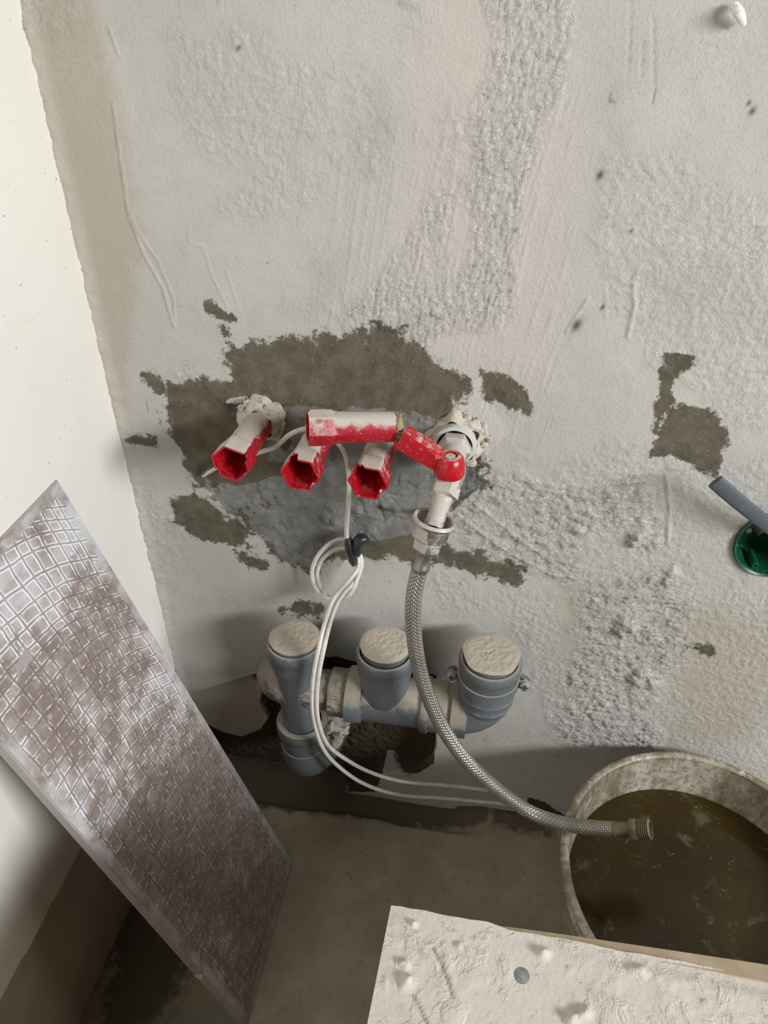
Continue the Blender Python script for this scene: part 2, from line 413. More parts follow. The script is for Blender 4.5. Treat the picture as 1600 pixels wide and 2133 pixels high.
def clots(g, pts, r, seed, n=10, squash=.6):
    """lumps of plaster"""
    rg = np.random.default_rng(seed)
    for c in pts:
        q = Vector(c)+Vector(rg.normal(size=3)*r*.25); rr = r*(.6+.7*rg.random())
        vs = []; fs = []; m = 7; ph = rg.random(6)*6
        for i in range(m+1):
            th = PI*i/m
            for j in range(n):
                a = 2*PI*j/n; k = 1+.28*math.sin(3*a+ph[0]+th*2)+.2*math.sin(5*th+ph[1]+a*2)
                vs.append(q+Vector((math.sin(th)*math.cos(a), squash*math.sin(th)*math.sin(a), math.cos(th)))*rr*k)
        for i in range(m):
            for j in range(n): fs.append((i*n+j, i*n+(j+1) % n, (i+1)*n+(j+1) % n, (i+1)*n+j))
        g.add(vs, fs)

# ================================================================== THE SETTING
XL = -.330
def axis_vals(a, b, st, far, nfar):
    x = np.arange(a, b+1e-9, st); t = np.linspace(0, 1, nfar+1)[1:]
    return np.concatenate([x, x[-1]+(far-x[-1])*t**2])
# ---- back wall (plane y = 0), relief and stains as attributes
def build_wall():
    x = axis_vals(XL-.004, .40, .00115, 1.9, 26); z = axis_vals(-.03, .90, .00115, 2.4, 26)
    X, Z = np.meshgrid(x, z, indexing='ij'); U, V = pix(X, 0*X, Z)
    big = fbm(X*4, Z*4, 4, 1)
    # roughness zones (photo outline -> place on the wall)
    def pm(poly, w): return polymask(U, V, poly, w)
    nz = (fbm(X*22, Z*22, 4, 5)-.5)
    def soft(m, amp=1.2, lo=.3, hi=.7): return sstep(lo, hi, m+nz*amp)
    ridge = soft(np.maximum.reduce([pm([(1010, -60), (1200, -60), (1205, 60), (1180, 180), (1130, 280), (1110, 400), (1080, 520), (1090, 640), (1040, 690), (960, 690), (900, 640), (960, 540), (1000, 400), (1005, 200)], 30),
                                    pm([(780, 540), (900, 400), (960, 470), (960, 690), (900, 700), (790, 690), (720, 690)], 35)*.85]))
    crumb = soft(np.maximum.reduce([pm([(930, 1010), (1090, 1000), (1200, 1040), (1330, 1000), (1345, 1080), (1220, 1110), (1190, 1210), (1100, 1180), (1000, 1150), (950, 1100)], 26),
                                    pm([(1190, 1240), (1260, 1200), (1400, 1180), (1440, 1260), (1400, 1400), (1350, 1480), (1380, 1560), (1180, 1560), (1180, 1460), (1210, 1350)], 30),
                                    pm([(1310, 1080), (1370, 1080), (1370, 1140), (1310, 1140)], 14),
                                    pm([(940, 900), (990, 880), (1010, 960), (1000, 1010), (950, 1000)], 16)*.9]), 1.6, .15, .85)
    gritty = soft(np.maximum.reduce([pm([(1250, 300), (1420, 330), (1700, 520), (1700, 900), (1480, 900), (1300, 700), (1220, 500)], 60),
                                     pm([(1180, 880), (1400, 900), (1700, 960), (1750, 1700), (1150, 1600), (1180, 1300)], 50)*.8,
                                     pm([(900, 1180), (1180, 1230), (1180, 1520), (1080, 1420), (1050, 1300), (900, 1280)], 30)*.7,
                                     pm([(330, 0), (520, 0), (800, 120), (860, 400), (640, 560), (420, 480), (300, 200)], 80)*.62,
                                     pm([(270, 850), (330, 1000), (350, 1120), (420, 1260), (330, 1240), (260, 1000)], 30)*.7]), 1.1)
    streak = soft(pm([(660, 300), (1220, 200), (1180, 980), (900, 840), (640, 680)], 70), 1.0)
    wetpoly = [[(470, 735), (520, 722), (600, 712), (660, 705), (740, 700), (800, 690), (840, 694), (880, 730), (930, 770), (965, 800), (960, 850), (940, 880), (900, 890), (930, 930), (1000, 960), (1010, 1000), (950, 1030), (900, 1110), (930, 1140), (1010, 1165), (1090, 1180), (1085, 1205), (1000, 1195), (900, 1165), (840, 1160), (760, 1150), (700, 1165), (640, 1180), (590, 1165), (540, 1120), (520, 1085), (470, 1040), (440, 1010), (400, 1000), (385, 950), (350, 890), (340, 840), (380, 810), (450, 800), (490, 790), (470, 760)],
               [(300, 778), (330, 785), (350, 812), (325, 815)], [(350, 800), (460, 790), (460, 830), (380, 850), (345, 850)],
               [(430, 628), (450, 636), (485, 662), (478, 668), (440, 648)], [(465, 680), (480, 690), (490, 730), (470, 725)],
               [(358, 1045), (400, 1035), (440, 1050), (470, 1085), (520, 1100), (515, 1135), (450, 1130), (400, 1115), (365, 1085)], [(490, 1150), (560, 1170), (550, 1182), (500, 1165)],
               [(1000, 772), (1060, 790), (1090, 805), (1112, 850), (1105, 870), (1060, 850), (1010, 830)],
               [(1385, 735), (1450, 735), (1440, 760), (1400, 790), (1395, 850), (1362, 905), (1365, 850), (1385, 790)], [(1400, 850), (1475, 850), (1512, 890), (1508, 950), (1490, 985), (1460, 975), (1400, 950), (1355, 945), (1365, 905)],
               [(590, 1270), (625, 1257), (680, 1265), (660, 1285)], [(1430, 1350), (1480, 1345), (1480, 1360)], [(245, 905), (262, 912), (320, 915), (322, 925), (300, 925)]]
    wet = np.zeros_like(X, dtype=np.float32)
    for i, p in enumerate(wetpoly): wet = np.maximum(wet, pm(p, 34 if i == 0 else 20))
    hole = pm([(475, 830), (515, 825), (520, 838), (470, 838)], 8)
    wet = np.where(wet > .02, wet+.09, wet)-hole*1.2
    mortar = pm([(430, 1000), (500, 1010), (600, 985), (720, 930), (830, 900), (900, 905), (980, 940), (1000, 1010), (930, 1040), (880, 1100), (830, 1120), (760, 1130), (720, 1140), (650, 1180), (600, 1175), (550, 1120), (520, 1095), (470, 1060), (430, 1030)], 14)
    mortar = np.maximum(mortar, pm([(560, 850), (650, 845), (820, 852), (960, 880), (950, 950), (560, 960)], 14))
    pale = np.maximum.reduce([pm([(960, 800), (1000, 790), (1030, 850), (1060, 900), (1000, 960), (990, 900), (950, 860)], 16), pm([(600, 230), (720, 200), (800, 330), (640, 420)], 60)*.5])
    pink = np.maximum.reduce([pm([(880, -80), (1220, -80), (1230, 300), (1190, 560), (1160, 820), (1030, 770), (780, 690), (830, 400)], 90), pm([(540, 1180), (1180, 1180), (1200, 1400), (800, 1300)], 60)*.6, pm([(560, -50), (700, 100), (640, 500), (740, 690), (600, 680), (480, 300)], 80)*.45])
    beige = np.maximum.reduce([pm([(20, -40), (190, -40), (250, 240), (290, 500), (260, 900), (360, 1290), (300, 1290), (200, 700)], 36), pm([(1170, 1200), (1320, 1190), (1300, 1330), (1200, 1500), (1170, 1450)], 36), pm([(1400, 1240), (1700, 1290), (1560, 1560), (1380, 1560)], 50)*.9])
    cool = np.maximum.reduce([pm([(640, 540), (740, 520), (720, 640), (650, 640)], 40), pm([(1280, 520), (1600, 480), (1650, 760), (1400, 720)], 60)*.8, pm([(1230, 120), (1330, 100), (1340, 400), (1250, 420)], 50)*.7, pm([(1150, 1280), (1200, 1290), (1170, 1480), (1110, 1480)], 26), pm([(780, 130), (860, 250), (820, 330), (740, 300)], 50)*.8])
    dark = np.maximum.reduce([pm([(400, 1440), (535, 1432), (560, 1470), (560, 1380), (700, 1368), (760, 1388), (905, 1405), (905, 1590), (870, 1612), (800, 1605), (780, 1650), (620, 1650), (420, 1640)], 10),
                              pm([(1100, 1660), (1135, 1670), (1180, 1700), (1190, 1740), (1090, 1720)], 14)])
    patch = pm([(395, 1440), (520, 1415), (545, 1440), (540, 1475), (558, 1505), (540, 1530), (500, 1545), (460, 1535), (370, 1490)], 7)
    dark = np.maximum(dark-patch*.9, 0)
    beige = np.maximum(beige, patch*1.3)
    spot = np.zeros_like(X, dtype=np.float32)
    for (a, b, r) in ((1250, 365, 7), (1201, 677, 9), (1255, 640, 4), (1315, 480, 3), (1567, 232, 6), (1560, 215, 4), (497, 100, 4), (868, 1085, 3), (1290, 1005, 0)):
        if r: spot = np.maximum(spot, np.exp(-(((U-a)*.9+(V-b)*.35)/r)**2-((V-b)/(r*1.5))**2))
    spk = (vn(X*260, Z*130, 31) > .972).astype(np.float32)*sstep(.45, .6, fbm(X*14, Z*14, 3, 33)); spot = np.maximum(spot, spk*.5)
    # heights, + is out of the wall (towards -Y)
    r1 = fbm(X*150, Z*150, 4, 11, .6); r2 = 1-np.abs(2*fbm(X*330, Z*330, 3, 14)-1)
    XR = X*math.cos(.16)+Z*math.sin(.16)*-1; ZR = X*math.sin(.16)+Z*math.cos(.16)
    rv = fbm(XR*520, ZR*170, 4, 17, .6)
    h = (big-.5)*.0022
    h += ridge*(sstep(.42, .60, rv)*.0010+(r2-.8)*.0005)
    pit_ = sstep(.55, .40, fbm(X*120, Z*170, 3, 23))
    tor = sstep(.42, .60, fbm((X*.94+Z*.34)*95, (Z*.94-X*.34)*210, 4, 24, .6))
    h += crumb*(tor*.0013+sstep(.45, .6, r1)*.0010-pit_*.0007)
    h += gritty*(sstep(.47, .60, fbm(X*300, Z*260, 3, 28))*.0005+(r1-.5)*.0006)
    h += streak*(sstep(.58, .70, fbm(XR*640, ZR*26, 3, 29))*.00035)
    h += mortar*(.0008+(fbm(X*60, Z*60, 4, 35)-.5)*.0014+(fbm(X*260, Z*260, 3, 36)-.5)*.0007)
    mort2 = sstep(.50, .56, fbm(X*38, Z*38, 4, 37, .6))*sstep(.3, .7, mortar); h += mort2*.0012
    h += (fbm(X*90, Z*90, 3, 40)-.5)*.0005
    lum = [(1203, 1105, 10), (1215, 1085, 8), (1330, 1112, 16), (1318, 1128, 10), (1400, 1190, 12), (1385, 1207, 12), (1350, 1215, 8), (1310, 1300, 20), (1290, 1310, 12), (1340, 1400, 18), (1325, 1415, 14), (1360, 1425, 12), (1335, 1020, 9), (1340, 1040, 8), (1190, 1470, 9), (1260, 1468, 8), (1010, 1130, 6), (1265, 1020, 7), (985, 1100, 8), (800, 1050, 8), (745, 1060, 9), (575, 1130, 10), (650, 1160, 10), (700, 1085, 7), (560, 1010, 7)]
    for (a, b, r) in lum: h += np.exp(-((U-a)/r)**2-((V-b)/(r*.8))**2)*.004*(.4+r1)*(r/12)
    for pts, wd, a in (([(235, 215), (250, 330), (268, 450), (300, 530), (340, 600), (362, 680)], 2.2, .0010), ([(268, 430), (285, 480), (330, 545), (362, 620), (365, 680)], 2, .0008), ([(226, 55), (248, 118)], 2.2, .0009),
                       ([(395, 470), (392, 505), (425, 515), (440, 570), (475, 640)], 1.8, .0006), ([(470, 560), (490, 620), (500, 650)], 1.6, .0006), ([(290, 340), (320, 300)], 1.6, .0005),
                       ([(565, 838), (645, 805)], 2.6, .0012), ([(640, 806), (625, 832)], 2.2, .0010), ([(1388, 990), (1395, 1060), (1390, 1130)], 3.5, .0013), ([(1320, 590), (1322, 640), (1308, 700)], 4, .0012), ([(1180, 690), (1225, 620)], 3.5, .0009),
                       ([(1215, 640), (1262, 605), (1262, 660)], 3, .0006), ([(1300, 1290), (1292, 1350)], 4, .0012), ([(1155, 1000), (1240, 1240)], 0, 0),
                       ([(700, 1150), (620, 1120), (600, 1130)], 2.5, .001), ([(735, 1060), (800, 1080)], 2.4, .001), ([(980, 1040), (1080, 1120), (1180, 1190)], 3, .0011), ([(950, 1070), (1060, 1150), (1160, 1200)], 3, .0010),
                       ([(1315, 0), (1308, 150)], 1.6, -.0009), ([(1340, 90), (1335, 160)], 1.6, -.0009), ([(1362, 40), (1362, 180)], 1.8, -.0009), ([(780, 1010), (800, 1080)], 3, -.0012), ([(460, 1170), (480, 1450)], 0, 0), ([(1340, 1520), (1335, 1570)], 2, -.0012), ([(1500, 1080), (1520, 1060)], 2.2, -.001)):
        if wd: h += linemask(U, V, pts, wd)*a
    # crumbly corner against the white wall
    cn = np.exp(-((X-XL)/.006)**2); h += cn*(.002+r1*.004)
    # broken-out chase round the drain
    h -= sstep(.3, .7, pm([(375, 1455), (560, 1400), (600, 1385), (700, 1372), (760, 1388), (905, 1410), (905, 1560), (868, 1600), (780, 1615), (700, 1660), (420, 1680)], 9))*(.026+.006*r1)*(1-.78*sstep(.4, .6, patch))
    # hole for the round box and the pipe mouths
    hb = np.hypot(X-.2600, Z-.467); h = np.where(hb < .0335, -.045, h)
    Y = -h
    rough = np.clip(ridge*.8+crumb*1.0+gritty*.45+mort2*.3+.08, 0, 1.2)
    V3 = np.stack([X, Y, Z], -1).reshape(-1, 3)
    o = mesh_obj('wall_back', V3, grid(len(x), len(z)), M['wall'], None, True, None,
                 dict(wet=wet, mortar=mortar, pink=pink, beige=beige, cool=cool, pale=pale, dark=dark, spot=spot, rough=rough))
    o['kind'] = 'structure'
build_wall()
# ---- left wall (plane x = XL), plaster stops above the old wall
def build_left():
    y = -axis_vals(-.004, .55, .0025, 2.6, 20); z = axis_vals(-.03, .90, .0025, 2.4, 20)
    Y, Z = np.meshgrid(y, z, indexing='ij')
    edge = .192+.004*(fbm(Y*40, Z*0, 3, 3)-.5)
    low = np.clip(.5+(edge-Z)/.010, 0, 1)
    X = XL+(fbm(Y*5, Z*5, 3, 2)-.5)*.002+(fbm(Y*80, Z*80, 3, 4)-.5)*.0004
    X -= sstep(.45, .55, low)*(.010+.004*fbm(Y*25, Z*25, 4, 6))
    X += sstep(.10, .0, Z)*.012*fbm(Y*12, Z*3, 3, 8)
    X += np.exp(-(Y/.004)**2)*.0022*fbm(Y*60, Z*45, 5, 3, .65)
    o = mesh_obj('wall_left', np.stack([X, Y, Z], -1).reshape(-1, 3), grid(len(y), len(z)), M['left'], None, True, None, dict(low=low)); o['kind'] = 'structure'
build_left()
# ---- floor
def build_floor():
    x = axis_vals(-.36, .36, .002, 1.9, 20); y = -axis_vals(-.04, .52, .002, 2.6, 20)
    X, Y = np.meshgrid(x, y, indexing='ij'); U, V = pix(X, Y, 0*X)
    Z = (fbm(X*9, Y*9, 4, 3)-.5)*.004+(fbm(X*70, Y*70, 3, 4)-.5)*.0008
    Z += sstep(-.022, -.002, Y)*.006*(X > .02)
    Z -= sstep(-.040, -.030, Y+.010*(fbm(X*18, Y*0, 3, 9)-.5))*sstep(.06, .0, X)*.012
    rg = np.random.default_rng(3)
    for i in range(46):
        a, b, r = rg.uniform(-.16, .16), rg.uniform(-.36, -.03), rg.uniform(.0012, .0035)
        Z += np.exp(-((X-a)**2+(Y-b)**2)/r**2)*r*.7
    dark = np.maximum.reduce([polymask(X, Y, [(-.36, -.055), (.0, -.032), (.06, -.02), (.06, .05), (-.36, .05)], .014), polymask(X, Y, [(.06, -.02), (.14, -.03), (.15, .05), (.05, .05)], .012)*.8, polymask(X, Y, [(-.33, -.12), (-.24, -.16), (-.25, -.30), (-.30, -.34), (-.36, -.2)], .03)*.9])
    grey = polymask(X, Y, [(-.27, -.30), (-.20, -.26), (-.16, -.30), (-.17, -.50), (-.27, -.50)], .03)
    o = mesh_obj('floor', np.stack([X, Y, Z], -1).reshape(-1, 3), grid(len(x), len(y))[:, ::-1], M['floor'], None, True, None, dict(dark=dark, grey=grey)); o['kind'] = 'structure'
build_floor()

# ================================================================== LEANING TILE
def build_tile():
    A = Vector((-.1700, -.2790, .0020)); B = Vector((-.1700, -.1090, .0020)); Tt = Vector((-.3270, -.1080, .5300))
    ev = (Tt-B); Lh = .551; ev = ev.normalized(); eu = Vector((0, 1, 0)); nn = eu.cross(ev).normalized()
    if nn.x < 0: nn = -nn
    W_ = .170; th = .009
    root = thing('floor_tile', A, 'long strip of tile leaning on the white wall, ridged back smeared white', 'tile')
    nu, nv = 120, 380
    u, v = np.meshgrid(np.linspace(0, W_, nu), np.linspace(0, Lh, nv), indexing='ij')
    def h(u, v):
        return (fbm(u*60, v*60, 3, 2)-.5)*.0006
    P = np.array(A)[None, None]+u[..., None]*np.array(eu)+v[..., None]*np.array(ev)+h(u, v)[..., None]*np.array(nn)
    s = v/Lh   # 1 top
    hz = .15+.75*np.exp(-((s-.93)/.10)**2)+.55*np.exp(-((s-.62)/.13)**2)+.35*np.exp(-((s-.17)/.08)**2)
    hz += .35*np.exp(-((u-.165)/.02)**2)*sstep(.5, .9, s)+.35*np.exp(-(u/.012)**2)
    haze = hz*.8*(.45+1.1*fbm(u*16, v*9, 4, 8))
    m = mesh_obj('ridged_back', P.reshape(-1, 3), grid(nu, nv), M['tile'], root, True, None, dict(tu=u, tv=v, haze=haze))
    g = G()   # body with eased edges
    e = .0012
    c = [(0, 0), (W_, 0), (W_, Lh), (0, Lh)]
    ring = lambda off, ins: [A+eu*(a+(ins if a == 0 else -ins))+ev*(b+(ins if b == 0 else -ins))+nn*off for a, b in c]
    vs = ring(-.0002, 0)+ring(-e, -e)+ring(-th, -e)+ring(-th-.0006, 0)
    fs = [(3, 2, 1, 0), (12, 13, 14, 15)]
    for k in range(3):
        for i in range(4): j = (i+1) % 4; fs.append((k*4+i, k*4+j, k*4+4+j, k*4+4+i))
    g.add(vs, fs); g.obj('tile_body', M['tileedge'], root, auto=20)
    g = G(); clots(g, [A+eu*.001+ev*.110-nn*.006], .004, 3); g.obj('plaster_lump', M['plaster'], root)
build_tile()

# ================================================================== BENCH BOARD
def build_bench():
    zt = .430
    c0 = at(815, 1885, 'Z', zt); c1 = at(1600, 2035, 'Z', zt); dx = (c1-c0).normalized()
    c2 = at(765, 2133, 'Z', zt); dy = (c2-c0).normalized()
    LX, LY = .62, .42
    root = thing('plastered_bench', (c0+dx*LX/2+dy*LY/2).xy.to_3d(), 'pinkish grey plaster-caked board in the lower right corner, in front of the bucket', 'board')
    nu, nv = 300, 210
    u, v = np.meshgrid(np.linspace(0, 1, nu)**1.4*LX, np.linspace(0, 1, nv)**1.3*LY, indexing='ij')
    P = np.array(c0)[None, None]+u[..., None]*np.array(dx)+v[..., None]*np.array(dy)
    wob = (fbm(u*50, v*0+3, 3, 5)-.5)*.004*np.exp(-v/.01)
    P += wob[..., None]*-np.array(dy)
    U, V = pix(P[..., 0], P[..., 1], P[..., 2])
    hh = sstep(.50, .66, fbm(u*34, v*34, 5, 3, .65))*.0007*sstep(.4, .6, fbm(u*9, v*9, 3, 7))
    for (a, b, r) in ((835, 2010, 14), (820, 2050, 16), (850, 2045, 12), (1130, 1985, 13), (1112, 2005, 9), (1330, 2020, 16), (1350, 2040, 12), (960, 1970, 7), (860, 1925, 7), (1215, 2110, 16), (1190, 2125, 12), (1180, 2080, 10), (1480, 2080, 14), (1185, 2020, 8)):
        hh += np.exp(-((U-a)/r)**2-((V-b)/(r*.8))**2)*.0052*sstep(.42, .62, fbm(u*130, v*130, 4, 9, .6))
    crack = np.maximum(linemask(U, V, [(902, 1975), (918, 2005), (932, 2040), (945, 2085)], 3), linemask(U, V, [(860, 2070), (875, 2100), (890, 2133)], 3)*.9)
    hh -= crack*.001
    edgeh = sstep(0, .012, v); hh = hh*edgeh-(sstep(.28, 1, u/LX+.25)*.012)*np.exp(-(v/.0085)**4)*.55
    P[..., 2] += hh
    m = mesh_obj('bench_top', P.reshape(-1, 3), grid(nu, nv)[:, ::-1], M['bench'], root, True, None, dict(crack=crack))
    g = G()
    def pt(a, b, z): q = c0+dx*a+dy*b; return (q.x, q.y, z)
    t = .014
    vs = [pt(a, b, z) for z in (zt-.0005, zt-t) for a, b in ((0, 0), (LX, 0), (LX, LY), (0, LY))]
    g.add([(x, y, z-(.008 if i < 2 else .003) if i < 4 else z) for i, (x, y, z) in enumerate(vs)], [(0, 1, 2, 3), (7, 6, 5, 4)]+[(i, (i+1) % 4, (i+1) % 4+4, i+4) for i in range(4)])
    g.obj('board_edge', M['benchedge'], root, auto=20)
    # outer lip that shows beyond the plaster, widening to the right
    g = G(); n = 60; vs = []
    for i in range(n+1):
        a = .05+(LX-.05)*i/n; wdt = .0005+.0105*min(1, (i/n)/.35)**.8
        for b, z in ((.002, zt-.0012), (-wdt, zt-.003-wdt*.35), (-wdt, zt-.013), (.004, zt-.013)): vs.append(pt(a, b, z))
    fs = [(0, 1, 2, 3), (n*4+3, n*4+2, n*4+1, n*4)]
    for i in range(n):
        for j in range(4): k = (j+1) % 4; fs.append((i*4+j, i*4+4+j, i*4+4+k, i*4+k))
    g.add(vs, fs); g.obj('edge_strip', M['benchedge'], root, auto=25)
    # unseen closed base, added to block light under the board
    g = G()
    vs = [pt(a, b, z) for z in (.0, zt-t) for a, b in ((.03, .05), (LX-.03, .05), (LX-.03, LY-.02), (.03, LY-.02))]
    g.add(vs, [(3, 2, 1, 0), (4, 5, 6, 7)]+[(i, (i+1) % 4, (i+1) % 4+4, i+4) for i in range(4)]); g.obj('light_block_base', M['wood'], root, auto=20, bevel=.003)
    s = at(1087, 2032, 'Z', zt)
    g = G(); g.lathe(s+Vector((0, 0, -.001)), (0, 0, 1), [(0, .0044), (.0010, .0042), (.0016, .0025), (.0017, .0003)], 24, capb=True)
    g.obj('screw_head', dusty('board_screw', L((118, 124, 130)), .5, L((190, 182, 172)), 1.0, 1.5, .8), root)
    s = at(945, 2110, 'Z', zt); g = G(); g.lathe(s+Vector((0, 0, -.0005)), (0, 0, 1), [(0, .0070), (.0010, .0062), (.0015, .0035), (.0016, .001)], 28, capb=True)
    g.obj('plaster_blob', M['bench'], root)
build_bench()

# ================================================================== BUCKET AND WATER
BC = Vector((.253, -.150, 0)); BR = .136; BZ = .186
def build_bucket():
    root = thing('bucket', BC, 'dirty round plastic bucket against the wall, open and filled with murky water', 'bucket')
    ob = .108
    g = G()
    def r(z): return ob+(BR-.004-ob)*(z/BZ)
    prof = [(.001, .004), (.001, ob-.004), (.004, ob), (.06, r(.06)), (.12, r(.12)), (.150, r(.150)), (.152, r(.15)+.0025), (.156, r(.156)+.0025), (.158, r(.158)), (BZ-.003, r(BZ-.003)),
            (BZ-.003, r(BZ)-.0035), (.155, r(.155)-.003), (.10, r(.10)-.003), (.02, r(.02)-.003), (.006, ob-.006), (.006, .004)]
    def wob(rr, t, a, k): return rr*(1+.006*math.sin(2*a+.6)+.002*math.sin(5*a)), t
    g.lathe(BC, (0, 0, 1), prof, 96, wob=wob); g.obj('bucket_body', M['bucket'], root)
    g = G(); rp = []
    for i in range(13):
        a = 2*PI*i/12; rp.append((BZ-.001+.0032*math.sin(a), BR-.003+.0042*math.cos(a)))
    g.lathe(BC, (0, 0, 1), rp, 96, wob=wob); g.obj('rim', M['bucket'], root)
    zw = .138; rw = (ob+(BR-.004-ob)*(zw/BZ)-.0035)
    g = G(); n = 96; vs = [BC+Vector((0, 0, zw))]+[BC+Vector((0, 0, zw))+Vector((math.cos(2*PI*i/n), math.sin(2*PI*i/n), 0))*rw*.997 for i in range(n)]
    vs += [BC+Vector((0, 0, .012))]+[BC+Vector((0, 0, .012))+Vector((math.cos(2*PI*i/n), math.sin(2*PI*i/n), 0))*(ob-.006) for i in range(n)]
    fs = [(0, 1+i, 1+(i+1) % n) for i in range(n)]+[(n+1, n+2+(i+1) % n, n+2+i) for i in range(n)]+[(1+i, n+2+i, n+2+(i+1) % n, 1+(i+1) % n) for i in range(n)]
    g.add(vs, fs); o = g.obj('water', M['water'], None, auto=30); tag(o, 'murky brown water with floating scum inside the bucket', 'water')
build_bucket()

# ================================================================== DRAIN PIPE RUN
DY = -.050; DZ = .252
XS = (-.163, -.071, .031); ZC = (.327, .334, .340)
def build_drain():
    root = thing('drain_pipe', (-.071, DY, .10), 'grey plastic drain run with three capped upright outlets low on the wall', 'drain pipe')
    X1, X2, X3 = XS
    def bellprof(top, pr=.0205, br=.0280, ln=.030):
        return [(top-ln-.012, pr), (top-ln-.006, pr+.0010), (top-ln, br-.0026), (top-ln+.004, br-.0014), (top-.013, br-.0014), (top-.011, br), (top-.003, br+.0004), (top, br-.0010), (top, br-.0035), (top-.012, br-.0040)]
    # left outlet: bell, body tapering to the pipe that carries on down
    g = G(); g.lathe((X1, DY, 0), (0, 0, 1), [(.176, .0205), (.215, .0205), (.262, .0208), (.276, .0222), (.286, .0245)]+[(t, r) for t, r in bellprof(.322, .0235, .0285)[2:]], 64)
    g.obj('upright_pipe', M['pipe'], root)
    # short branch from the left upright to the run
    g = G(); g.lathe((X1+.004, DY, DZ), (1, 0, 0), [(0, .0205), (.030, .0205), (.032, .0245), (.045, .0245), (.058, .0245), (.072, .0245)], 56)
    crust(g.obj('crusted_pipe', M['coated'], root), .0045)
    g = G(); g.lathe((X1+.070, DY, DZ), (1, 0, 0), [(-.016, .0250), (-.016, .0288), (-.012, .0294), (-.004, .0290), (0, .0280), (.002, .0252)], 56); g.obj('socket_collar', M['bell'], root)
    # middle tee: run plus upright
    g = G(); g.lathe((X1+.070, DY, DZ), (1, 0, 0), [(0, .0250), (.062, .0250)], 56)
    g.obj('tee_run', M['pipe'], root)
    def saddle(rr, t, a, k): return rr, t
    g = G(); g.lathe((X2, DY-.001, 0), (0, 0, 1), [(DZ-.010, .0120), (DZ+.010, .0232), (.276, .0246), (.290, .0250)]+[(t, r) for t, r in bellprof(.326, .0245, .0288)[3:]], 64)
    g.obj('tee_branch', M['pipe'], root)
    g = G(); x0 = X1+.132; g.lathe((x0, DY, DZ), (1, 0, 0), [(-.002, .0250), (0, .0282), (.003, .0290), (.007, .0288), (.008, .0268), (.024, .0266), (.026, .0250), (.034, .0250)], 56); crust(g.obj('socket_collar', M['coated'], root), .0015, 2)
    # right elbow
    ex = X3-.031
    g = G(); g.lathe((x0+.034, DY, DZ), (1, 0, 0), [(-.004, .0250), (-.004, .0285), (.010, .0285), (.012, .0285), (.012, .0250)], 56); g.obj('socket_collar', M['coated'], root)
    # swept bend with rings
    P = []; R_ = .030
    P.append((x0+.040, DY, DZ)); P.append((X3-R_, DY, DZ))
    for i in range(1, 9):
        a = PI/2*i/8; P.append((X3-R_+R_*math.sin(a), DY, DZ+R_-R_*math.cos(a)))
    P.append((X3, DY, .296))
    g = G(); g.tube(P, .0252, 56, 3)
    g.obj('elbow', M['bell'], root)
    g = G(); g.lathe((X3, DY, 0), (0, 0, 1), [(.270, .0255), (.276, .0268), (.278, .0278), (.280, .0268), (.288, .0272), (.290, .0284), (.292, .0274), (.300, .0278)]+bellprof(.333, .0278, .0300)[4:], 64)
    g.obj('outlet_socket', M['pipe'], root)
    # lower bell and bend running back into the wall below the left outlet
    g = G(); g.lathe((X1+.001, DY, 0), (0, 0, 1), [(.150, .0235), (.165, .0250), (.172, .0262), (.182, .0264), (.184, .0282), (.194, .0286), (.198, .0276), (.198, .0215), (.190, .0215)], 64)
    g.obj('lower_socket', M['pipe'], root)
    P = [(X1+.001, DY, .160), (X1+.001, DY, .145)]
    for i in range(1, 8):
        a = PI/2*i/7*.9; r = .030; P.append((X1+.001+.010*(1-math.cos(a)), DY+r*(1-math.cos(a)), .145-r*math.sin(a)))
    P.append((X1+.016, .012, .112)); 
    g = G(); g.tube(P, .0255, 56, 3); g.obj('elbow', M['pipe'], root)
    # stub that leaves the left upright into the wall, caked in mortar
    g = G(); g.tube([(X1-.004, DY+.002, DZ-.004), (X1-.018, DY+.008, DZ-.008), (X1-.034, -.022, DZ-.024), (X1-.040, .012, DZ-.040)], .0215, 40, 6); crust(g.obj('crusted_pipe', M['coated'], root), .003, 2)
    # mortar lump by the lower bend, mortar bed under the run
    rg = np.random.default_rng(5)
    g = G(); clots(g, [(X1+.030, -.028, .160), (X1+.034, -.022, .172), (X1+.038, -.018, .150), (X1+.028, -.020, .138), (X1+.034, -.012, .184)], .014, 4, 14, 1.0); crust(g.obj('mortar_lump', M['plaster'], root), .005, 2)
    g = G(); g.tube([(-.098, -.030, .218), (-.070, -.034, .214), (-.045, -.034, .216), (-.026, -.030, .220)], .013, 20, 6); crust(g.obj('mortar_bed', M['coated'], root), .008, 2)
    # plugs
    for i, (x, zc) in enumerate(zip(XS, ZC)):
        rr = (.0246, .0246, .0262)[i]; lift = (.0, .004, .004)[i]
        def wob(r, t, a, k, i=i): return (r*(1+(.012*math.sin(7*a+i)+.008*math.sin(13*a) if i == 2 and k == 3 else 0)), t)
        g = G(); zt = zc
        prof = [(zt-.016, rr-.001), (zt-.006, rr-.0006), (zt-.0045, rr), (zt-.0015, rr+.0002), (zt-.0008, rr-.0004)]
        g.lathe((x, DY, 0), (0, 0, 1), prof, 72); o = g.obj('plug', M['bell'], root)
        # dust layer, lumpy
        n1, n2 = 22, 72; vs = []; 
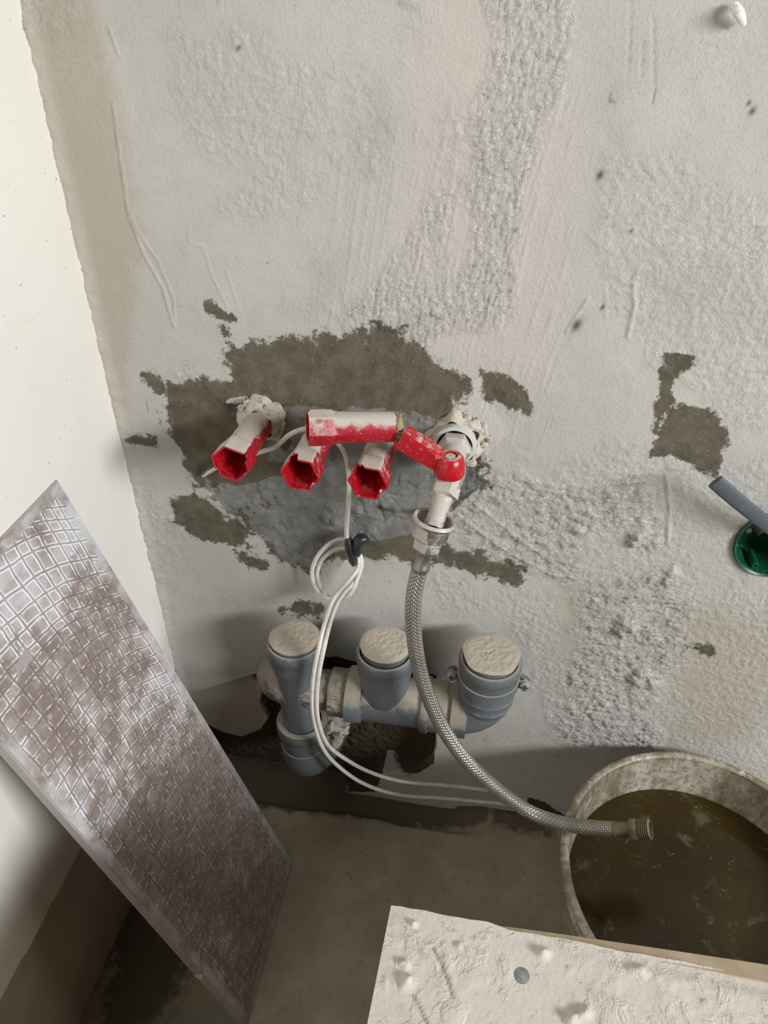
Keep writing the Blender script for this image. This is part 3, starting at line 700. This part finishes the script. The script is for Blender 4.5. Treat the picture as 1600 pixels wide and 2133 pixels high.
        for a_ in range(n1+1):
            q = a_/n1
            for b_ in range(n2):
                an = 2*PI*b_/n2; r = q*(rr+(.0004 if i < 2 else .0010*(1+math.sin(5*an))))
                px_, py_ = math.cos(an)*r, math.sin(an)*r
                hgt = float(fbm(np.array([px_*420+i*9]), np.array([py_*420+30]), 4, 5)[0])*.0022*min(1, (1-q)*5+.15)
                if i == 0: hgt -= .0006*math.exp(-((px_*.5+py_*.87)/.004)**2)
                vs.append((x+px_, DY+py_, zt-.0010+hgt))
        fs = [(k*n2+j, k*n2+(j+1) % n2, (k+1)*n2+(j+1) % n2, (k+1)*n2+j) for k in range(n1) for j in range(n2)]
        g = G(); g.add(vs, fs); g.obj('dust_layer', M['dust'], o)
    # clamp round the right outlet
    cl = thing('pipe_clamp', (X3, 0, .3), 'steel pipe clamp with two screws round the right-hand drain outlet', 'clamp')
    g = G(); g.lathe((X3, DY, 0), (0, 0, 1), [(.3015, .0285), (.3015, .0302), (.3115, .0302), (.3115, .0285)], 64); g.obj('clamp_band', M['pipe'], cl)
    for sx in (-1, 1):
        for dy in (-.0030, .0040):
            g = G(); g.lathe((X3+sx*.0350, DY+dy, .3062), (0, -1, .1), [(0, .001), (0, .0058), (.0005, .0062), (.0013, .0062), (.0018, .0058), (.0018, .001)], 28)
            g.box((X3+sx*.0310, DY+dy-.0009, .3062), (.007, .0018, .0100)); g.obj('clamp_ear', M['screw'], cl)
    for sx in (-1, 1):
        c = Vector((X3+sx*.0355, DY-.0045, .3060))
        g = G(); g.lathe(c, (0, -1, .25), [(0, .0050), (.0012, .0054), (.0030, .0048), (.0040, .0030), (.0042, .0004)], 28, capb=True); sc = g.obj('screw', M['screw'], cl)
        g = G(); d = Vector((0, -1, .25)).normalized(); q = c+d*.0042
        Rm = Matrix(((1, 0, 0), (0, d.y*-1, d.z*-1), (0, d.z*-1*-1, d.y*-1)))
        xx, yy, dd = frame(d)
        for (e1, e2) in ((xx, yy), (yy, xx)):
            vs = [q+e1*a*.0030+e2*b*.0005+dd*t for t in (-.001, .00012) for a, b in ((-1, -1), (1, -1), (1, 1), (-1, 1))]
            g.add(vs, [(3, 2, 1, 0), (4, 5, 6, 7)]+[(i, (i+1) % 4, (i+1) % 4+4, i+4) for i in range(4)])
        g.obj('cross_slot', M['black'], sc, auto=20)
        g = G(); g.tube([c+Vector((0, .001, 0)), (c.x, c.y+.012, c.z)], .0022, 14, 2); g.obj('bolt_shank', M['screw'], cl)
build_drain()

# ================================================================== RED PIPE PLUGS
def sleeve(name, org, d, rot, notches, label, group, L_=.070, seed=0, collar=None, rb=.0126, rh=.0163):
    """hollow plug: round shank, hexagonal mouth with a castellated edge"""
    root = thing(name, org, label, 'pipe plug', 'red plastic pipe plugs at the water outlets')
    x, y, dd = frame(d); c, s = math.cos(rot), math.sin(rot); x, y = x*c+y*s, y*c-x*s
    n = 120; hexL = .020
    def hexr(a, r):
        aa = (a % (PI/3))-PI/6; return min(r*math.cos(PI/6)/math.cos(aa), r*.98)
    def depth(a):
        q = 0
        for (c0, w_, dp) in notches:
            k = abs((a-c0+PI) % (2*PI)-PI)
            if k < w_: q = max(q, dp)
            elif k < w_+.06: q = max(q, dp*(1-(k-w_)/.06))
        return q
    rings = []
    rings += [(0.0, 'r', rb*.93, 0), (.0012, 'r', rb*.99, 0), (.004, 'r', rb, 0)]+[(.004+(L_-hexL-.006)*i/6, 'm', rb, i/6) for i in range(1, 7)]
    rings += [(L_-hexL, 'h', rh*.93, 1), (L_-hexL+.002, 'h', rh, 1), (L_-.010, 'h', rh, 1), (L_-.0075, 'h', rh, 1), (L_-.004, 'h', rh*1.005, 1), (L_, 'h', rh*1.01, 1), (L_, 'i', rh*.89, 1), (L_-.004, 'i', rh*.885, 1), (L_-.0075, 'i', rh*.88, 1), (L_-hexL+.001, 'i', rh*.87, 1), (L_-hexL-.003, 'r', rb*.86, 0), (.006, 'r', rb*.85, 0), (.0055, 'r', .0005, 0)]
    vs = []
    for t, k, r, f in rings:
        for i in range(n):
            a = 2*PI*i/n
            if k == 'r': rr = r
            elif k == 'm':
                rr = r*(1-.35*f*f)+hexr(a, r*1.12)*.35*f*f
            else: rr = hexr(a, r)
            tt = t
            lim = L_-depth(a)*(1+.12*math.sin(a*31+seed))
            if t > L_-.011: tt = min(t, lim+(0 if t > L_-.0005 else -(L_-t)*.05))
            vs.append(Vector(org)+dd*tt+(x*math.cos(a)+y*math.sin(a))*rr)
    fs = []
    for k in range(len(rings)-1):
        for i in range(n): j = (i+1) % n; fs.append((k*n+i, k*n+j, (k+1)*n+j, (k+1)*n+i))
    g = G(); g.add(vs, fs); o = g.obj('plug_body', M['red'], root, auto=28)
    o.data.materials.append(M['redin']); k0 = [i for i, q in enumerate(rings) if q[1] == 'i'][0]
    for pi, pl in enumerate(o.data.polygons):
        if pi//n >= k0-1: pl.material_index = 1
    return root, x, y, dd
VX = (-.191, -.137, -.083); VZ = .540
dirs = [(-.02, -1, .03), (-.01, -1, .0), (-.01, -1, -.0)]
labs = ['dust-topped red hexagonal pipe plug in the wall, leftmost, alone beside the wet patch', 'red hexagonal pipe plug in the wall under the mouth of the sideways red plug', 'red hexagonal pipe plug in the wall nearest the red lever, under the sideways plug']
nts = [[(2.35, .16, .004), (5.35, .14, .004)], [(1.05, .24, .0075), (3.85, .20, .006), (4.35, .10, .003)], [(.70, .22, .0075), (3.75, .22, .007), (1.1, .12, .003)]]
for i in range(3):
    root, x_, y_, d_ = sleeve('pipe_plug', (VX[i], -.012, VZ+(.004, 0, -.001)[i]), dirs[i], (.30, .12, .08)[i], nts[i], labs[i], None, (.070, .066, .066)[i], i)
    g = G()
    if i == 0:
        def wob(rr, t, a, k): return rr*(1+.07*math.sin(5*a+1)+.05*math.sin(11*a+k)), t+.0012*math.sin(4*a+k)
        g.lathe((VX[i], 0, VZ+.004), (0, -1, 0), [(-.004, .0215), (.004, .0205), (.011, .0185), (.015, .0160), (.0165, .0128)], 60, wob=wob); g.obj('plaster_collar', M['plaster'], root)
        rg = np.random.default_rng(2); g = G()
        clots(g, [(VX[i]+.018*math.cos(a), -.009, VZ+.004+.018*math.sin(a)) for a in np.linspace(-.6, 3.6, 9)], .0042, 8); g.obj('plaster_crumbs', M['plaster'], root)
    else:
        def wob(rr, t, a, k): return rr*(1+.04*math.sin(4*a+1)), t
        g.lathe((VX[i], 0, VZ), (0, -1, 0), [(-.004, .0150), (.010, .0145), (.0125, .0125)], 48, wob=wob); g.obj('plaster_collar', M['plaster'], root)
# the loose one lying across the two
hp = at(640, 890, 'Y', -.050)
root, x_, y_, d_ = sleeve('pipe_plug', (-.0690, -.043, VZ+.0310), (-1, -.36, .08), .0, [(1.2, .10, .002), (4.6, .14, .004)], 'loose red pipe plug lying sideways across two others, hex mouth to the left', None, .068, 9, None, .0120, .0143)
g = G(); rg = np.random.default_rng(11)
g.lathe((-.0690, -.043, VZ+.0310), (1, .36, -.08), [(-.001, .0108), (.003, .0112), (.0048, .0100), (.005, .001)], 40)
for k in range(26):
    a = rg.random()*2*PI; b = a+rg.uniform(.5, 1.6); rr = .0112
    P = [Vector((-.0680+rg.uniform(0, .004), -.042+math.cos(q)*rr*(1+.1*rg.random()), VZ+.0308+math.sin(q)*rr*(1+.1*rg.random()))) for q in np.linspace(a, b, 4)]
    P.append(P[-1]+Vector((rg.uniform(-.002, .006), rg.uniform(-.003, .003), rg.uniform(-.001, .005)))); g.tube(P, .00028, 5, 3)
g.obj('hemp_winding', M['hemp'], root)

# ================================================================== BALL VALVE
def build_valve():
    vx, vz = -.022, .541
    root = thing('ball_valve', (vx, 0, vz), 'plaster-splashed metal tap with a red lever beside the red plugs', 'valve')
    def wob(rr, t, a, k): return rr*(1+.10*math.sin(5*a+1)+.06*math.sin(9*a+k)), t+.001*math.sin(3*a+k)
    g = G(); g.lathe((vx+.001, 0, vz), (0, -1, 0), [(-.006, .0260), (.002, .0240), (.006, .0215), (.007, .0180)], 60, wob=wob); clots(g, [(vx+.001+q*math.cos(a), -.002, vz+q*math.sin(a)) for a, q in zip((-1.3, -1.0, -.8, -.45, -.1, .1, .4, .6, .9, 1.3, 1.9), (.023, .027, .022, .026, .023, .027, .023, .026, .022, .024, .022))], .0036, 18); g.obj('plaster_collar', M['plaster'], root)
    g = G(); g.lathe((vx, 0, vz), (0, -1, 0), [(.004, .0175), (.010, .0182), (.013, .0178), (.014, .0150)], 56); g.obj('escutcheon_ring', M['ring'], root)
    g = G(); g.lathe((vx, 0, vz), (0, -1, 0), [(.012, .0135), (.014, .0148), (.022, .0148), (.024, .0130), (.026, .0108)], 48, hexr=[1, 1, 1, 1, 0]); g.obj('hex_nut', M['chrome'], root, auto=30)
    # body: outwards, then bending down into the outlet
    a0 = Vector((vx, -.022, vz)); a1 = Vector((vx-.001, -.052, vz-.006)); a2 = Vector(at(905, 1092, 'Y', -.088))
    g = G(); g.tube([a0, (a0+a1)/2, a1, a1+(a2-a1)*.45, a2], .0112, 32, 8, rf=lambda t: 1.0+.15*math.exp(-((t-.42)/.14)**2)-.36*sstep(.55, .95, np.array(t)).item())
    d = (a2-a1).normalized()
    g.lathe(a1+d*.008, d, [(0, .0105), (.001, .0124), (.010, .0124), (.012, .0095)], 36, hexr=[1, 1, 1, 1])
    g.obj('valve_body', M['chrome'], root, auto=35)
    g = G(); g.lathe(a1+d*.020, d, [(0, .0088), (.010, .0076), (.026, .0072), (.026, .0052), (.02, .005)], 32, hexr=[1, 1, .6, 0, 0]); g.obj('outlet_spigot', M['chrome'], root, auto=35)
    piv = Vector(at(938, 955, 'Y', -.058))
    g = G(); g.lathe(a1+Vector((0, 0, .003)), piv-a1, [(0, .0075), (.012, .0065), (.020, .006)], 24); g.obj('stem', M['chrome'], root)
    # lever
    lv = thing('lever', piv, '', ''); 
    for k in ('label', 'category'): del lv[k]
    COL.objects.unlink(lv); bpy.data.objects.remove(lv)
    g = G(); g.lathe(piv+Vector((0, 0, -.014)), (0, 0, 1), [(0, .0118), (.002, .0124), (.010, .0118), (.015, .0104), (.017, .0085), (.0172, .0055), (.0145, .0050)], 48)
    e = Vector(at(838, 898, 'Y', -.052)); dr = (e-piv); ln = dr.length; dx = dr.normalized(); sd = Vector((0, 0, 1)).cross(dx).normalized(); upv = dx.cross(sd)
    if upv.z < 0: upv = -upv
    N = 14; vs = []
    for i in range(N+1):
        t = i/N; c = piv+Vector((0, 0, -.004))+dr*t; hw = .0058+.0010*math.sin(t*PI)+.0016*t; top = .0055-.0055*math.exp(-t*7)+.0015*t; bot = -.0085-.001*math.exp(-t*4)
        for (a, b) in ((-hw, bot), (-hw*1.02, top-.0018), (-hw*.8, top), (hw*.8, top), (hw*1.02, top-.0018), (hw, bot), (hw*.72, bot), (hw*.72, top-.003), (-hw*.72, top-.003), (-hw*.72, bot)):
            vs.append(c+sd*a+upv*b)
    m = 10; fs = []
    for i in range(N):
        for j in range(m): k = (j+1) % m; fs.append((i*m+j, (i+1)*m+j, (i+1)*m+k, i*m+k))
    fs.append(tuple(range(m))); fs.append(tuple(N*m+j for j in range(m))[::-1])
    g.add(vs, fs)
    lev = g.obj('lever', M['redclean'], root, auto=32)
    lev['label'] = 'glossy red lever'
    g = G(); g.lathe(piv+Vector((0, 0, -.001)), (0, 0, 1), [(0, .0052), (.0030, .0050), (.0038, .0036), (.0036, .0005)], 20, hexr=[1, 1, .5, 0]); g.obj('lever_screw', M['chrome'], lev)
    return a2, d
VO, VD = build_valve()
# ================================================================== BRAIDED HOSE
def build_hose():
    n0 = Vector(at(906, 1080, 'Y', -.084)); n1 = Vector(at(876, 1182, 'Y', -.092)); d = (n1-n0).normalized(); Lh = (n1-n0).length
    root = thing('braided_hose', n0, 'braided steel hose hanging from the tap and ending over the bucket', 'hose')
    g = G()
    g.lathe(n0, d, [(.016, .0095), (.008, .0138), (.001, .0142), (0, .0150), (-.0004, .0164), (.0022, .0174), (.0042, .0168), (.0055, .0164), (.016, .0156), (.0175, .0135), (.018, .0095)], 60, hexr=[0, 0, 0, 0, 0, 0, 0, .8, .8, .4, 0])
    g.obj('union_nut', M['chrome'], root, auto=30)
    g = G(); g.lathe(n0, d, [(.016, .0090), (.018, .0122), (.0195, .0126), (.027, .0120), (.0285, .0090), (.029, .006)], 48, hexr=[0, 1, 1, 1, .4, 0]); g.obj('hex_nut', M['chrome'], root, auto=30)
    g = G(); g.lathe(n0, d, [(.027, .0072), (.030, .0078), (.032, .0068), (.042, .0066), (.0435, .0076), (.047, .0078), (.0485, .0070), (.0485, .004)], 40); g.obj('ferrule', M['steel'], root)
    pts = [n0+d*.046, n0+d*.056]
    for (x, y, Y) in ((862, 1245, -.097), (861, 1300, -.099), (869, 1370, -.101), (888, 1440, -.102), (925, 1520, -.103), (978, 1592, -.106), (1040, 1648, -.110), (1105, 1692, -.116), (1175, 1716, -.124), (1235, 1724, -.130), (1283, 1728, -.134)):
        pts.append(at(x, y, 'Y', Y))
    g = G(); g.tube(pts, .0069, 40, 14); g.obj('braided_sleeve', M['braid'], root, auto=60)
    e0 = Vector(pts[-1]); e1 = Vector(at(1345, 1728, 'Y', -.137)); d = (e1-e0).normalized()
    g = G(); g.lathe(e0, d, [(-.002, .0072), (0, .0075), (.0003, .0067), (.012, .0066), (.014, .0050), (.018, .005)], 36); g.obj('ferrule', M['brass'], root)
    g = G(); g.lathe(e0+d*.0135, d, [(0, .005), (0, .0098), (.0015, .0106), (.0055, .0106), (.007, .0100), (.0072, .0088)], 48, hexr=[0, 1, 1, 1, 1, 0])
    o = g.obj('hex_nut', M['brass'], root, auto=30)
    pr = []
    for i in range(6): t = .0072+i*.0018; pr += [(t, .0083), (t+.0009, .0095)]
    pr += [(.0185, .0083), (.0185, .0068), (.010, .0066), (.0095, .0005)]
    g = G(); g.lathe(e0+d*.0135, d, pr, 40); g.obj('threaded_end', M['brass'], root, auto=20)
    g = G(); q = e0+d*.016; g.tube([q+Vector((0, -.002, -.009)), q+Vector((-.002, -.003, -.013)), q+Vector((-.004, -.004, -.017))], .00045, 6, 4); g.obj('loose_fibre', M['hemp'], root)
build_hose()

# ================================================================== WHITE CABLE
def build_cable():
    root = thing('white_cable', at(727, 1120, 'Y', -.02), 'thin white cable doubled and looped, hanging between the plugs and the floor', 'cable')
    r = .0022
    g = G(); g.tube([at(x, y, 'Y', Y) for x, y, Y in ((424, 990, -.004), (440, 980, -.010), (470, 965, -.016), (545, 941, -.020), (575, 930, -.026), (605, 905, -.030), (640, 893, -.028), (675, 900, -.022), (705, 925, -.020), (722, 955, -.024), (727, 1000, -.026), (726, 1050, -.024), (722, 1100, -.022), (724, 1128, -.022), (731, 1150, -.022))], r, 14, 8)
    def loop(pts): g.tube([at(x, y, 'Y', Y) for x, y, Y in pts], r, 14, 8)
    loop([(733, 1160, -.021), (728, 1128, -.014), (705, 1124, -.014), (680, 1138, -.016), (659, 1163, -.018), (650, 1192, -.020), (656, 1222, -.022), (674, 1243, -.025), (700, 1247, -.028), (726, 1238, -.030), (741, 1212, -.028), (751, 1185, -.024), (752, 1162, -.020), (742, 1142, -.018)])
    loop([(742, 1150, -.019), (720, 1141, -.012), (697, 1145, -.012), (672, 1164, -.013), (661, 1190, -.015), (664, 1215, -.018), (678, 1238, -.020), (700, 1252, -.024), (724, 1243, -.026), (738, 1222, -.026), (744, 1205, -.024), (750, 1180, -.020), (745, 1155, -.018)])
    A = [(746, 1160, -.022), (746, 1182, -.024), (728, 1208, -.032), (706, 1232, -.038), (690, 1258, -.048), (676, 1300, -.066), (664, 1350, -.082), (654, 1400, -.087), (650, 1450, -.087), (654, 1500, -.087), (670, 1553, -.084), (700, 1592, -.074), (757, 1632, -.058), (830, 1655, -.040), (930, 1663, -.026), (1035, 1673, -.018), (1060, 1676, -.014)]
    B = [(750, 1160, -.020), (750, 1188, -.021), (735, 1214, -.028), (716, 1236, -.034), (700, 1262, -.044), (687, 1300, -.062), (675, 1350, -.080), (665, 1400, -.086), (660, 1450, -.087), (663, 1500, -.087), (680, 1547, -.082), (712, 1576, -.070), (770, 1608, -.050), (840, 1628, -.034), (930, 1636, -.022), (1010, 1645, -.014), (1040, 1650, -.010)]
    loop(A); loop(B)
    g.obj('cable_sheath', M['cable'], root)
    g = G(); g.tube([at(x, y, 'Y', -.024) for x, y in ((725, 1122), (728, 1136), (732, 1152), (737, 1170), (736, 1178))], .0050, 20, 6, rf=lambda t: (.8+.5*math.sin(PI*min(t*1.5, 1))) if t < .66 else 1.3-1.0*(t-.66)/.34*.9, flat=.7)
    g.obj('tape_wrap', M['tape'], root)
    g = G(); g.tube([at(x, y, 'Y', Y) for x, y, Y in ((744, 1150, -.022), (744, 1138, -.023), (748, 1126, -.022), (757, 1122, -.020), (760, 1130, -.018))], .0070, 20, 6, rf=lambda t: .9+.3*math.sin(PI*t)-.3*t, flat=.75)
    g.obj('tape_wrap', M['tape'], root)
    g = G(); g.tube([at(x, y, 'Y', Y) for x, y, Y in ((421, 988, -.006), (432, 980, -.008), (446, 970, -.012))], .0024, 10, 5, rf=lambda t: .5+.5*t); g.obj('cable_tip', M['slate'], root)
build_cable()

# ================================================================== WALL BOX, STRIP, ANCHOR
def build_box():
    c = Vector((.2600, 0, .467))
    root = thing('junction_box', c, 'round green plastic box sunk in the wall at the right edge', 'junction box')
    g = G(); g.lathe(c, (0, 1, 0), [(.001, .0350), (-.003, .0352), (-.0042, .0340), (-.003, .0322), (.006, .0318), (.034, .0306), (.040, .0295), (.040, .0005)], 72); g.obj('box_shell', M['green'], root, auto=30)
    for a, col in ((2.75, 'screw'), (-1.9, 'green'), (-.4, 'screw')):
        q = c+Vector((math.cos(a)*.0283, 0, math.sin(a)*.0283)); g = G(); g.lathe(q+Vector((0, .02, 0)), (0, -1, 0), [(0, .0034), (.0185, .0034), (.0195, .0028), (.0195, .0012), (.012, .001)], 24); g.obj('screw_post', M['green'], root)
    g = G(); g.lathe(c+Vector((math.cos(2.75)*.0283, .001, math.sin(2.75)*.0283)), (0, -1, 0), [(0, .0024), (.0018, .0026), (.0026, .0018), (.0028, .0003)], 20); g.obj('screw', M['screw'], root)
    g = G(); clots(g, [c+Vector((-.008, .030, .014)), c+Vector((.004, .028, .010)), c+Vector((-.018, .030, .008)), c+Vector((-.004, .032, -.002)), c+Vector((.012, .03, .016)), c+Vector((-.012, .032, .020))], .009, 6, 14, .6); g.obj('filler', M['foam'], root)
    # dark strip standing out of the box
    P = [at(1490, 1003, 'Y', -.034), at(1535, 1042, 'Y', -.030), at(1580, 1078, 'Y', -.024), at(1625, 1112, 'Y', -.014), (.262, .004, .478), (.266, .030, .470)]
    g = G(); g.tube(P, .0022, 24, 8, flat=2.9)
    o = g.obj('flat_strip', M['slate'], None); tag(o, 'dark grey flat strip sticking out of the green wall box', 'strip')
    a, b = at(1526, 10, 'Y', -.001), at(1547, 50, 'Y', -.001); d = (b-a).normalized()
    root = thing('wall_anchor', a, 'small white plastic anchor stuck in the wall near the upper right corner', 'wall anchor')
    g = G(); rg = np.random.default_rng(1)
    g.tube([a+Vector((0, -.002, 0)), a*.6+b*.4+Vector((0, -.006, 0)), b+Vector((0, -.003, 0))], .0023, 14, 8, rf=lambda t: .55+.75*math.sin(PI*(t*.8+.15))+.12*math.sin(t*40)); g.obj('anchor_body', M['anchorw'], root)
build_box()
